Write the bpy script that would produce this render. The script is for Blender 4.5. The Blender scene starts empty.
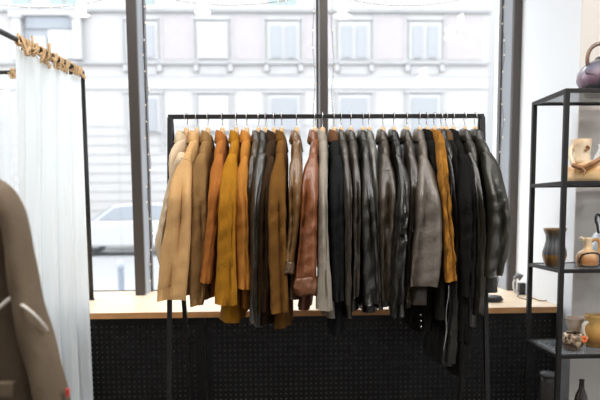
import bpy, math, random
from mathutils import Vector, Matrix, noise
R = random.Random(7)
sc = bpy.context.scene
COL = sc.collection
PI = math.pi

# ---------------------------------------------------------------- camera
F, PX, PY = 650.0, 300.0, 275.0
D = Vector((-25 / F, 66 / F, -1)).normalized()
Zc = -Vector((52 / F, -6381 / F, -1)).normalized()
Zc = (Zc - D * Zc.dot(D)).normalized()
Xc = D.cross(Zc)
M = Matrix((Xc, D, Zc)).transposed()          # world -> camera
MI = M.transposed()
CAM = Vector((0, 0, 1.24))


def at(x, y, Y):
    """point of the photograph (x, y) at the distance Y in front of the camera, in metres"""
    d = MI @ Vector(((x - PX) / F, -(y - PY) / F, -1.0))
    return CAM + d * (Y / d.y)


cd = bpy.data.cameras.new('camera')
cam = bpy.data.objects.new('camera', cd)
COL.objects.link(cam)
cam.matrix_world = Matrix.Translation(CAM) @ MI.to_4x4()
cd.sensor_width = 36
cd.lens = 39
cd.shift_y = (PY - 200) / 600
cd.clip_start = 0.05
cd.clip_end = 300
cd.dof.use_dof = True
cd.dof.focus_distance = 2.75
cd.dof.aperture_fstop = 2.2
sc.camera = cam


# ---------------------------------------------------------------- materials
def lin(c):
    return tuple(((v / 255) / 12.92 if v / 255 <= .04045 else ((v / 255 + .055) / 1.055) ** 2.4) for v in c)


def mat(name, col, rough=.6, metal=0., spec=.5, bump=0., bscale=60., var=0., vscale=8., sheen=0., coat=0., stretch=(1, 1, 1), grain=None):
    m = bpy.data.materials.new(name)
    m.use_nodes = True
    nt = m.node_tree
    b = nt.nodes['Principled BSDF']
    c = lin(col)
    b.inputs['Base Color'].default_value = (*c, 1)
    b.inputs['Roughness'].default_value = rough
    b.inputs['Metallic'].default_value = metal
    b.inputs['Specular IOR Level'].default_value = spec
    if sheen:
        b.inputs['Sheen Weight'].default_value = sheen
        b.inputs['Sheen Roughness'].default_value = .5
        b.inputs['Sheen Tint'].default_value = (*[min(1, v * 1.5 + .1) for v in c], 1)
    if coat:
        b.inputs['Coat Weight'].default_value = coat
        b.inputs['Coat Roughness'].default_value = .1
    if bump or var:
        tc = nt.nodes.new('ShaderNodeTexCoord')
        mp = nt.nodes.new('ShaderNodeMapping')
        mp.inputs['Scale'].default_value = stretch
        nt.links.new(tc.outputs['Object'], mp.inputs['Vector'])
    if var:
        n = nt.nodes.new('ShaderNodeTexNoise')
        n.inputs['Scale'].default_value = vscale
        n.inputs['Detail'].default_value = 4
        nt.links.new(mp.outputs['Vector'], n.inputs['Vector'])
        r = nt.nodes.new('ShaderNodeValToRGB')
        r.color_ramp.elements[0].position = .3
        r.color_ramp.elements[1].position = .7
        r.color_ramp.elements[0].color = (*[v * (1 - var) for v in c], 1)
        r.color_ramp.elements[1].color = (*[min(1, v * (1 + var)) for v in c], 1)
        nt.links.new(n.outputs['Fac'], r.inputs['Fac'])
        nt.links.new(r.outputs['Color'], b.inputs['Base Color'])
    if bump:
        n2 = nt.nodes.new('ShaderNodeTexNoise')
        n2.inputs['Scale'].default_value = bscale
        n2.inputs['Detail'].default_value = 5
        nt.links.new(mp.outputs['Vector'], n2.inputs['Vector'])
        bp = nt.nodes.new('ShaderNodeBump')
        bp.inputs['Strength'].default_value = bump
        bp.inputs['Distance'].default_value = .01
        nt.links.new(n2.outputs['Fac'], bp.inputs['Height'])
        nt.links.new(bp.outputs['Normal'], b.inputs['Normal'])
    return m


def emit(name, col, s):
    m = bpy.data.materials.new(name)
    m.use_nodes = True
    b = m.node_tree.nodes['Principled BSDF']
    b.inputs['Base Color'].default_value = (*col, 1)
    b.inputs['Emission Color'].default_value = (*col, 1)
    b.inputs['Emission Strength'].default_value = s
    return m


def glass_mat(name, tint=(1, 1, 1)):
    m = bpy.data.materials.new(name)
    m.use_nodes = True
    nt = m.node_tree
    nt.nodes.remove(nt.nodes['Principled BSDF'])
    out = nt.nodes['Material Output']
    t = nt.nodes.new('ShaderNodeBsdfTransparent')
    t.inputs['Color'].default_value = (*tint, 1)
    g = nt.nodes.new('ShaderNodeBsdfGlossy')
    g.inputs['Roughness'].default_value = .02
    fr = nt.nodes.new('ShaderNodeFresnel')
    fr.inputs['IOR'].default_value = 1.45
    mx = nt.nodes.new('ShaderNodeMixShader')
    ge = nt.nodes.new('ShaderNodeNewGeometry')
    iv = nt.nodes.new('ShaderNodeMath')
    iv.operation = 'SUBTRACT'
    iv.inputs[0].default_value = 1.0
    nt.links.new(ge.outputs['Backfacing'], iv.inputs[1])
    mu = nt.nodes.new('ShaderNodeMath')
    mu.operation = 'MULTIPLY'
    nt.links.new(fr.outputs['Fac'], mu.inputs[0])
    nt.links.new(iv.outputs[0], mu.inputs[1])
    nt.links.new(mu.outputs[0], mx.inputs['Fac'])
    nt.links.new(t.outputs['BSDF'], mx.inputs[1])
    nt.links.new(g.outputs['BSDF'], mx.inputs[2])
    nt.links.new(mx.outputs['Shader'], out.inputs['Surface'])
    return m


def cloth_mat(name, col, trans=.45):
    m = bpy.data.materials.new(name)
    m.use_nodes = True
    nt = m.node_tree
    b = nt.nodes['Principled BSDF']
    b.inputs['Base Color'].default_value = (*col, 1)
    b.inputs['Roughness'].default_value = .9
    b.inputs['Specular IOR Level'].default_value = .1
    out = nt.nodes['Material Output']
    t = nt.nodes.new('ShaderNodeBsdfTranslucent')
    t.inputs['Color'].default_value = (*col, 1)
    mx = nt.nodes.new('ShaderNodeMixShader')
    mx.inputs['Fac'].default_value = trans
    nt.links.new(b.outputs['BSDF'], mx.inputs[1])
    nt.links.new(t.outputs['BSDF'], mx.inputs[2])
    nt.links.new(mx.outputs['Shader'], out.inputs['Surface'])
    return m


def bands_mat(name, stops, rough=.25, vscale=25., amp=.05, z0=0., z1=1., coat=.5):
    """glaze whose colour changes with height on the pot (object z from z0 to z1), edges broken by noise"""
    m = bpy.data.materials.new(name)
    m.use_nodes = True
    nt = m.node_tree
    b = nt.nodes['Principled BSDF']
    b.inputs['Roughness'].default_value = rough
    b.inputs['Coat Weight'].default_value = coat
    tc = nt.nodes.new('ShaderNodeTexCoord')
    sx = nt.nodes.new('ShaderNodeSeparateXYZ')
    nt.links.new(tc.outputs['Object'], sx.inputs[0])
    mr = nt.nodes.new('ShaderNodeMapRange')
    mr.inputs['From Min'].default_value = z0
    mr.inputs['From Max'].default_value = z1
    nt.links.new(sx.outputs['Z'], mr.inputs['Value'])
    n = nt.nodes.new('ShaderNodeTexNoise')
    n.inputs['Scale'].default_value = vscale
    n.inputs['Detail'].default_value = 3
    nt.links.new(tc.outputs['Object'], n.inputs['Vector'])
    ma = nt.nodes.new('ShaderNodeMath')
    ma.operation = 'MULTIPLY_ADD'
    ma.inputs[1].default_value = amp * 2
    nt.links.new(n.outputs['Fac'], ma.inputs[0])
    nt.links.new(mr.outputs['Result'], ma.inputs[2])
    sb = nt.nodes.new('ShaderNodeMath')
    sb.operation = 'SUBTRACT'
    sb.inputs[1].default_value = amp
    nt.links.new(ma.outputs[0], sb.inputs[0])
    r = nt.nodes.new('ShaderNodeValToRGB')
    el = r.color_ramp.elements
    while len(el) < len(stops):
        el.new(.5)
    for e, (p, c) in zip(el, stops):
        e.position = p
        e.color = (*lin(c), 1)
    nt.links.new(sb.outputs[0], r.inputs['Fac'])
    nt.links.new(r.outputs['Color'], b.inputs['Base Color'])
    return m


# ---------------------------------------------------------------- mesh helpers
class MB:
    def __init__(s):
        s.v, s.f = [], []

    def add(s, vs, fs):
        n = len(s.v)
        s.v += [Vector(p) for p in vs]
        s.f += [tuple(i + n for i in q) for q in fs]

    def box(s, a, b):
        x0, y0, z0 = a
        x1, y1, z1 = b
        s.add([(x0, y0, z0), (x1, y0, z0), (x1, y1, z0), (x0, y1, z0), (x0, y0, z1), (x1, y0, z1), (x1, y1, z1), (x0, y1, z1)],
              [(3, 2, 1, 0), (4, 5, 6, 7), (0, 1, 5, 4), (1, 2, 6, 5), (2, 3, 7, 6), (3, 0, 4, 7)])

    def loft(s, rings, cap0=True, cap1=True, closed=True):
        n = len(rings[0])
        vs = [p for r in rings for p in r]
        fs = []
        for i in range(len(rings) - 1):
            for k in range(n if closed else n - 1):
                a, b = i * n + k, i * n + (k + 1) % n
                fs.append((a, b, b + n, a + n))
        if cap0:
            fs.append(tuple(reversed(range(n))))
        if cap1:
            fs.append(tuple(range((len(rings) - 1) * n, len(rings) * n)))
        s.add(vs, fs)

    def tube(s, path, r, n=8, caps=True):
        path = [Vector(p) for p in path]
        rings = []
        up = Vector((0, 0, 1))
        prev = None
        for i, p in enumerate(path):
            t = (path[min(i + 1, len(path) - 1)] - path[max(i - 1, 0)]).normalized()
            if prev is None:
                a = up if abs(t.z) < .9 else Vector((1, 0, 0))
                u = (a - t * a.dot(t)).normalized()
            else:
                u = (prev - t * prev.dot(t)).normalized()
            prev = u
            w = t.cross(u)
            rr = r(i / (len(path) - 1)) if callable(r) else r
            rings.append([p + (u * math.cos(2 * PI * k / n) + w * math.sin(2 * PI * k / n)) * rr for k in range(n)])
        s.loft(rings, caps, caps)

    def bar(s, a, b, w, d, side=Vector((1, 0, 0))):
        """square bar from a to b, w wide along side, d across"""
        a, b = Vector(a), Vector(b)
        t = (b - a).normalized()
        u = (side - t * side.dot(t)).normalized()
        q = t.cross(u)
        ring = lambda p: [p - u * w / 2 - q * d / 2, p + u * w / 2 - q * d / 2, p + u * w / 2 + q * d / 2, p - u * w / 2 + q * d / 2]
        s.loft([ring(a), ring(b)])

    def lathe(s, prof, c=(0, 0, 0), n=32, flute=0, fa=0., f0=0., f1=1.):
        c = Vector(c)
        rings = []
        for r, z in prof:
            ring = []
            for k in range(n):
                a = 2 * PI * k / n
                rr = r
                if flute and f0 <= z <= f1:
                    rr = r * (1 - fa * (.5 + .5 * math.cos(a * flute)))
                ring.append(c + Vector((rr * math.cos(a), rr * math.sin(a), z)))
            rings.append(ring)
        s.loft(rings)

    def build(s, name, m, parent=None, smooth=True, bevel=0., base=None, auto=False):
        base = Vector(base) if base is not None else Vector((0, 0, 0))
        me = bpy.data.meshes.new(name)
        me.from_pydata([tuple(p - base) for p in s.v], [], s.f)
        me.materials.append(m)
        me.update()
        o = bpy.data.objects.new(name, me)
        COL.objects.link(o)
        if parent is not None:
            o.parent = parent
        else:
            o.location = base
        if smooth:
            for p in me.polygons:
                p.use_smooth = True
            if auto:
                me.set_sharp_from_angle(angle=math.radians(52))
        if bevel:
            b = o.modifiers.new('bevel', 'BEVEL')
            b.width = bevel
            b.segments = 2
            b.limit_method = 'ANGLE'
        return o


def boxes(name, m, bs, parent=None, bevel=.0, base=None):
    b = MB()
    for a, c in bs:
        b.box(a, c)
    return b.build(name, m, parent, smooth=False, bevel=bevel, base=base)


def tag(o, label=None, cat=None, group=None, kind=None):
    if label:
        o['label'] = label
    if cat:
        o['category'] = cat
    if group:
        o['group'] = group
    if kind:
        o['kind'] = kind
    return o


def empty(name, loc, rz=0):
    o = bpy.data.objects.new(name, None)
    o.empty_display_size = .05
    COL.objects.link(o)
    o.location = loc
    o.rotation_euler = (0, 0, rz)
    return o


def sm(e0, e1, x):
    t = max(0., min(1., (x - e0) / (e1 - e0)))
    return t * t * (3 - 2 * t)


def interp(tab, y):
    """rows (y, a, b), monotone in y"""
    if y <= tab[0][0]:
        return tab[0][1:]
    for p, q in zip(tab, tab[1:]):
        if y <= q[0]:
            t = (y - p[0]) / (q[0] - p[0])
            return tuple(a + (b - a) * t for a, b in zip(p[1:], q[1:]))
    return tab[-1][1:]


def smooth_tab(tab, n):
    y0, y1 = tab[0][0], tab[-1][0]
    h = (y1 - y0) / 16
    out = []
    for i in range(n + 1):
        y = y0 + (y1 - y0) * i / n
        hh = min(h, y - y0, y1 - y)
        smp = [interp(tab, y + hh * k / 3) for k in range(-3, 4)]
        out.append((y,) + tuple(sum(c) / len(smp) for c in zip(*smp)))
    return out


# ---------------------------------------------------------------- shared materials
M_black = mat('black_metal', (34, 33, 33), .45, .0, .4)
M_rail = mat('rail_paint', (26, 24, 23), .5, 0, .35)
M_frame = mat('window_paint', (70, 64, 60), .3, 0, .5)
M_white = mat('white_plaster', (226, 231, 237), .85, bump=.05, bscale=40)
M_beige = mat('greige_plaster', (220, 213, 206), .9, bump=.05, bscale=40, var=.04, vscale=3)
M_ceil = mat('ceiling_white', (240, 240, 240), .9)
M_floor = mat('dark_floor', (88, 80, 73), .5, var=.1)
M_wood = mat('birch_wood', (228, 206, 178), .35, var=.1, vscale=6, stretch=(1, 10, 10), bump=.03, bscale=30)
M_hang = mat('hanger_wood', (206, 172, 128), .5, var=.08)
M_wire = mat('chrome_wire', (200, 198, 195), .25, 1.)
M_panel = mat('perforated_black', (13, 13, 14), .42, 0, .35)
M_back = mat('panel_backing', (176, 170, 160), .9)
M_glass = glass_mat('window_glass')
M_curt = cloth_mat('sheer_white', (.80, .85, .88), .24)
M_jute = mat('jute', (198, 166, 126), .9, bump=.4, bscale=90, var=.2, vscale=40)

# ---------------------------------------------------------------- room
XL, XR, XW, YB, YN, YG, H = -2.6, 3.6, 1.493, -3.2, 3.2, 4.2, 3.9
boxes('floor', M_floor, [((XL, YB, -.1), (XR, YG + .05, 0))]).__setitem__('kind', 'structure')
boxes('ceiling', M_ceil, [((XL - .2, YB - .2, H), (XR + .2, YG + .05, H + .1))]).__setitem__('kind', 'structure')
boxes('wall_left', M_beige, [((XL - .2, YB - .2, 0), (XL, YG + .05, H))]).__setitem__('kind', 'structure')
boxes('wall_right', M_white, [((XR, YB - .2, 0), (XR + .2, YN, H))]).__setitem__('kind', 'structure')
boxes('wall_back', M_white, [((XL, YB - .2, 0), (XR, YB, H))]).__setitem__('kind', 'structure')
# the pier right of the window: white reveal towards the window, greige face towards the room
boxes('wall_pier', M_white, [((XW, YN + .004, 0), (XR + .2, YG + .25, H))]).__setitem__('kind', 'structure')
boxes('wall_front', M_beige, [((XW + .0005, YN - .004, 0), (XR + .2, YN + .004, H))]).__setitem__('kind', 'structure')
boxes('wall_lintel', M_white, [((XL, 3.96, 3.02), (XW, YG + .05, H))]).__setitem__('kind', 'structure')
boxes('wall_apron', M_white, [((XL, 3.42, 0), (XW, YG + .05, .69))]).__setitem__('kind', 'structure')

SILL = .722
sill = boxes('window_sill', M_wood, [((XL, 3.3, SILL - .03), (XW, YG, SILL))], bevel=.003)
tag(sill, 'pale wooden ledge along the shop window', kind='structure')

edge = boxes('trim_1', mat('shaded_edge_wood', (198, 146, 92), .5, var=.12, vscale=8, stretch=(1, 8, 8)), [((XL, 3.296, SILL - .0305), (XW, 3.3, SILL - .001))])  # strip added to the ledge; its weaker light put into a darker wood
tag(edge, 'thin added strip along the ledge front, wood darkened for its shade', kind='structure')

# shop window
win = empty('window_1', (0, YG, SILL))
tag(win, 'large shop window with dark grey metal mullions', kind='structure')


def wchild(name, m, bs, bevel=.003):
    return boxes(name, m, bs, win, bevel=bevel, base=(0, YG, SILL))


ZT = 3.02
for x0, x1, y0 in ((-.858, -.798, 3.97), (.277, .326, 3.97), (1.442, XW, 3.97)):
    wchild('mullion', M_frame, [((x0, y0, SILL), (x1, YG - .001, ZT))])
for x0, x1 in ((-.798, -.786), (.268, .277), (.326, .335), (1.428, 1.442)):
    wchild('glazing_bead', M_frame, [((x0, YG - .05, SILL), (x1, YG - .001, ZT))])
wchild('bottom_rail', M_frame, [((XL, YG - .012, SILL), (XW, YG - .002, SILL + .006))], .001)
M_daylit_side = mat('daylit_side_grey', (140, 145, 152), .35, .0, .5, bump=.15, bscale=30)  # plates added on the mullion sides; daylight put into their lighter grey
wchild('daylit_mullion_side', M_daylit_side, [((-.798, 3.99, SILL), (-.7955, YG - .05, ZT))], 0)
wchild('daylit_mullion_side', M_daylit_side, [((1.4395, 3.99, SILL), (1.442, YG - .05, ZT))], 0)
wchild('top_rail', M_frame, [((XL, 3.97, ZT - .05), (XW, YG - .002, ZT))])
for x0, x1 in ((XL, -.83), (-.83, .3), (.3, XW)):
    wchild('pane', M_glass, [((x0, YG + .001, SILL), (x1, YG + .009, ZT))], 0)


# ---------------------------------------------------------------- perforated panels under the ledge
def perforated(name, x0, x1, z0, z1, y, pitch=.0264, r=.0054, mx=.03, mz=.03):
    b = MB()
    n = int((x1 - x0 - 2 * mx) / pitch)
    k = int((z1 - z0 - 2 * mz) / pitch)
    ox = (x0 + x1) / 2 - n * pitch / 2
    oz = (z0 + z1) / 2 - k * pitch / 2
    h = pitch / 2
    sq = [(math.cos(PI / 4 + j * PI / 4), math.sin(PI / 4 + j * PI / 4)) for j in range(8)]
    for i in range(n):
        for j in range(k):
            cx, cz = ox + (i + .5) * pitch, oz + (j + .5) * pitch
            vs = []
            for c, s_ in sq:
                q = max(abs(c), abs(s_))
                vs.append((cx + c / q * h, y, cz + s_ / q * h))
            for c, s_ in sq:
                vs.append((cx + c * r, y, cz + s_ * r))
            for c, s_ in sq:
                vs.append((cx + c * r, y + .002, cz + s_ * r))
            fs = []
            for q in range(8):
                p = (q + 1) % 8
                fs += [(q, p, 8 + p, 8 + q), (8 + q, 8 + p, 16 + p, 16 + q)]
            b.add(vs, fs)
    X0, X1, Z0, Z1 = ox, ox + n * pitch, oz, oz + k * pitch
    for a, c, e, g in ((x0, X0, z0, z1), (X1, x1, z0, z1), (X0, X1, z0, Z0), (X0, X1, Z1, z1)):
        b.box((a, y, e), (c, y + .002, g))
    return b


for x0, x1, lab in ((-2.225, -.372, 'black perforated metal panel under the ledge, left part beside the curtain'),
                    (-.366, XW - .003, 'long black perforated metal panel under the ledge, behind the jackets')):
    t = empty('perforated_panel', ((x0 + x1) / 2, 3.35, 0))
    tag(t, lab, 'panel', 'perforated panels under the ledge')
    bs = ((x0 + x1) / 2, 3.35, 0)
    perforated('sheet', x0, x1, 0.01, SILL - .032, 3.345).build('sheet', M_panel, t, smooth=False, base=bs)
    boxes('backing_board', M_back, [((x0, 3.358, 0.01), (x1, 3.366, SILL - .032))], t, base=bs)

# ---------------------------------------------------------------- clothes rail
ZB = 1.642
YR = 2.9
XA, XB = -.450, .919
rail = empty('clothes_rail', ((XA + XB) / 2, YR, 0))
tag(rail, 'black square-tube clothes rail with splayed legs, hung full of jackets', 'clothes rail')
rb = ((XA + XB) / 2, YR, 0)
b = MB()
b.box((XA - .009, YR - .009, ZB - .009), (XB + .009, YR + .009, ZB + .009))
b.build('top_bar', M_rail, rail, False, .002, rb)
for X, fo, ro, fy, ry in ((XA, -.015, .03, 2.68, 3.2), (XB, 0.0, .0, 2.70, 3.2)):
    for yy, o, s in ((fy, fo, -1), (ry, ro, 1)):
        b = MB()
        b.bar((X, YR + s * .012, ZB - .005), (X + o, yy, 0.006), .020, .020)
        b.build('leg', M_rail, rail, False, .002, rb)
        b = MB()
        b.box((X + o - .014, yy - .016, 0), (X + o + .014, yy + .016, .012))
        b.build('rubber_foot', M_black, rail, False, .002, rb)


# ---------------------------------------------------------------- hangers
def hanger_meshes():
    a = MB()
    path = []
    for i in range(21):
        y = -.132 + .264 * i / 20
        path.append((0, y, -.114 - .058 * (abs(y) / .132) ** 1.2))
    a.tube(path, lambda t: .0075 + .002 * (abs(t - .5) * 2) ** 2, 8)
    a.lathe([(.006, -.118), (.012, -.11), (.0125, -.07), (.011, -.05), (.004, -.045)], n=12)
    h = MB()
    pts = [(0, 0, -.06), (0, 0, -.045), (0, .004, -.036), (0, .013, -.024), (0, .019, -.008), (0, .018, .006), (0, .010, .0155),
           (0, 0, .018), (0, -.010, .0155), (0, -.018, .006), (0, -.0195, -.006), (0, -.016, -.014)]
    h.tube(pts, .0018, 8)
    return a, h


ha, hh = hanger_meshes()
proto = empty('wooden_hanger', (0, 0, 0))
p1 = ha.build('shoulder_bar', M_hang, proto)
p2 = hh.build('hook', M_wire, proto)
first_hanger = [True]


def place_hanger(x, y, z, rz, label, group='wooden hangers on the clothes rail'):
    if first_hanger[0]:
        r = proto
        first_hanger[0] = False
    else:
        r = proto.copy()
        COL.objects.link(r)
        for c in (p1, p2):
            d = c.copy()
            COL.objects.link(d)
            d.parent = r
    r.location = (x, y, z)
    r.rotation_euler = (0, 0, rz)
    tag(r, label, 'hanger', group)
    return r


# ---------------------------------------------------------------- jackets
def cloth(kind, c):
    mx_, mn_ = max(c), min(c)
    f_ = .90 if mx_ - mn_ < 45 else .78
    if mx_ < 95:
        f_ = .70
    c = tuple(int(v * f_ * w_) for v, w_ in zip(c, (1.05, 1.0, .93) if mx_ < 95 else (1, 1, 1)))
    k = kind + '_%d_%d_%d' % c
    if kind == 'leather':
        return mat(k, c, .33, 0, .7, bump=.25, bscale=55, var=.18, vscale=10, coat=.0)
    if kind == 'shiny':
        return mat(k, c, .26, 0, .6, bump=.35, bscale=45, var=.2, vscale=10)
    if kind == 'suede':
        return mat(k, c, .95, 0, .15, bump=.25, bscale=120, var=.14, vscale=9, sheen=.15)
    if kind == 'canvas':
        return mat(k, c, .85, 0, .2, bump=.25, bscale=90, var=.07, vscale=7, sheen=.05)
    if kind == 'wool':
        return mat(k, c, .95, 0, .1, bump=.3, bscale=160, var=.15, vscale=20)
    if kind == 'fur':
        return mat(k, c, .95, 0, .1, bump=.9, bscale=110, var=.45, vscale=45, sheen=.3, stretch=(1, 1, .35))


NS = 30


def sleeve_mesh(tab, Ys, ph, Ytop=2.725, b0=.04, wr=1., fuzz=0., n=34):
    rows = smooth_tab(tab, n)
    rings = []
    for i, (y, xl, xr) in enumerate(rows):
        t = i / n
        Y = Ytop + (Ys - Ytop) * sm(0, .35, t)
        pl, pr_ = at(xl, y, Y), at(xr, y, Y)
        c = (pl + pr_) / 2
        a = (pr_.x - pl.x) / 2 * (.62 + .38 * sm(0, .13, t))
        dome = math.sqrt(max(.02, 1 - (1 - min(1, t / .07)) ** 2))
        bb = min(b0, a * 1.3 + .012) * (.35 + .65 * dome)
        ring = []
        for k in range(NS):
            an = 2 * PI * k / NS
            ca, sa = math.cos(an), math.sin(an)
            ux = math.copysign(abs(ca) ** .8, ca)
            uy = math.copysign(abs(sa) ** .62, sa)
            x = a * ux
            yy = bb * uy
            s_ = sm(.08, .35, t)
            # long soft folds down the sleeve and short creases at elbow and cuff
            dep = 0
            dep += .007 * s_ * math.sin(ux * 3.1 + ph + 1.6 * t)
            dep += .004 * s_ * math.sin(ux * 5.3 + ph * 2.3 - 3 * t + 1)
            el = math.exp(-((t - .48) / .16) ** 2) + .8 * sm(.8, 1, t) + .35 * s_
            dep += .0045 * wr * el * math.sin(t * 46 + ux * 2.2 + 2 * math.sin(ph + 9 * t))
            nz = noise.noise(Vector((c.x * 30 + x * 40, ph * 3, c.z * 16)))
            dep += .004 * nz * s_
            # one pressed valley running down the cloth
            u0 = .35 * math.sin(ph) + .4 * math.sin(2.4 * t + ph * 1.7)
            dep -= min(.024, a * .8) * s_ * math.exp(-((ux - u0) / .19) ** 2)
            if sa < 0:
                yy -= dep * abs(sa) ** .5
            else:
                yy += dep * .6 * abs(sa)
            x += .0035 * nz * s_ * wr
            if fuzz:
                x += fuzz * noise.noise(Vector((an * 6, ph, t * 60)))
                yy += fuzz * noise.noise(Vector((an * 6, ph + 9, t * 60)))
            dz = .004 * math.sin(an * 2 + ph) * t
            ring.append(Vector((c.x + x, c.y + yy, c.z + dz)))
        rings.append(ring)
    # turned-in cuff
    last = rings[-1]
    cc = sum(last, Vector()) / NS
    rings.append([cc + (p - cc) * .86 + Vector((0, 0, .004)) for p in last])
    rings.append([cc + (p - cc) * .8 + Vector((0, 0, .05)) for p in last])
    top = rings[0]
    ct = sum(top, Vector()) / NS
    rings.insert(0, [ct + (p - ct) * .55 + Vector((0, 0, .006)) for p in top])
    m_ = MB()
    m_.loft(rings)
    return m_, rings


def cuff_mesh(tab, Ys, ph, gather=9, b0=.043):
    n = 8
    rows = [(y,) + tuple(interp(tab, y)) for y in [tab[0][0] + (tab[-1][0] - tab[0][0]) * i / n for i in range(n + 1)]]
    rings = []
    N = 48
    for i, (y, xl, xr) in enumerate(rows):
        pl, pr_ = at(xl, y, Ys), at(xr, y, Ys)
        c = (pl + pr_) / 2
        a = (pr_.x - pl.x) / 2
        pinch = 1 + .07 * math.sin(PI * i / n) - .08 * (i == n)
        ring = []
        for k in range(N):
            an = 2 * PI * k / N
            g = 1 + .08 * math.sin(an * gather + ph + i * .5) + .10 * noise.noise(Vector((an * 2, i * .7, ph)))
            ring.append(Vector((c.x + a * pinch * g * math.cos(an), c.y + b0 * pinch * g * math.sin(an),
                                c.z + .004 * math.sin(an * 3 + ph))))
        rings.append(ring)
    cc = sum(rings[-1], Vector()) / N
    rings.append([cc + (p - cc) * .75 + Vector((0, 0, .03)) for p in rings[-1]])
    b = MB()
    b.loft(rings)
    return b


def body_mesh(Xh, th, z_hem, dx_hem, t_hem, ph, w_hem=.20, neck=.095, fuzz=0.):
    # (drop below the rail, half width along the hanger, half thickness)
    prof = [(neck, .050, .015), (neck + .012, .076, .018), (neck + .03, .110, .021), (neck + .055, .146, .023), (neck + .082, .166, .024),
            (neck + .115, .176, .024), (.30, .180, .022)]
    zt = ZB - .30
    n = 20
    lev = [(ZB - d, w, t) for d, w, t in prof]
    for i in range(1, n + 1):
        s = i / n
        lev.append((zt + (z_hem - zt) * s, .180 + (w_hem - .180) * s, .022 + (t_hem - .022) * s))
    N = 44
    ct, st = math.cos(th), math.sin(th)
    rings = []
    for z, w, t in lev:
        s = max(0, (ZB - .15 - z) / (ZB - .15 - z_hem))
        ring = []
        for k in range(N):
            an = 2 * PI * k / N
            ca, sa = math.cos(an), math.sin(an)
            lx = t * math.copysign(abs(ca) ** .7, ca)
            ly = w * math.copysign(abs(sa) ** .75, sa)
            rip = .006 * s * math.sin(ly * 42 + ph + 2 * s) + .004 * noise.noise(Vector((ly * 20, z * 8, ph)))
            lx += rip
            if fuzz:
                lx += fuzz * noise.noise(Vector((an * 8, ph, z * 60)))
            ly += .006 * s * math.sin(ph * 3 + lx * 60)
            gx = Xh + dx_hem * s * s + lx * ct - ly * st * -1 * -1
            gy = YR + ly * ct + lx * st
            ring.append(Vector((gx, gy, z + .004 * s * math.sin(an * 2 + ph))))
        rings.append(ring)
    last = rings[-1]
    cc = sum(last, Vector()) / N
    rings.append([Vector((cc.x + (p.x - cc.x) * .8, cc.y + (p.y - cc.y) * .97, p.z + .002)) for p in last])
    rings.append([Vector((cc.x + (p.x - cc.x) * .7, cc.y + (p.y - cc.y) * .95, p.z + .06)) for p in last])
    b = MB()
    b.loft(rings)
    return b, rings


def collar_mesh(Xh, th, ph, sc_=1., flare=1., front=1):
    prof = [(.72, -.122), (.78, -.100), (.88, -.078), (.98, -.068), (1.10, -.067), (1.26, -.077), (1.46 * flare, -.098), (1.70 * flare, -.124)]
    inner = [(r * .93, z - .004) for r, z in prof]
    N = 34
    op = .42
    ct, st = math.cos(th), math.sin(th)

    def pt(r, z, an):
        lx = .0195 * sc_ * r * math.cos(an) * front
        ly = .054 * sc_ * r * math.sin(an)
        edge = abs(an - PI) / (PI - op)
        zz = z - .45 * lx * front - (.012 * sm(.75, 1, edge))
        zz += .003 * noise.noise(Vector((an * 2, r * 3, ph)))
        return Vector((Xh + lx * ct - ly * st, YR + ly * ct + lx * st, ZB + zz))

    rings = []
    for k in range(N + 1):
        an = op + (2 * PI - 2 * op) * k / N
        rings.append([pt(r, z, an) for r, z in prof] + [pt(r, z, an) for r, z in reversed(inner)])
    b = MB()
    b.loft(rings)
    return b


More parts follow.
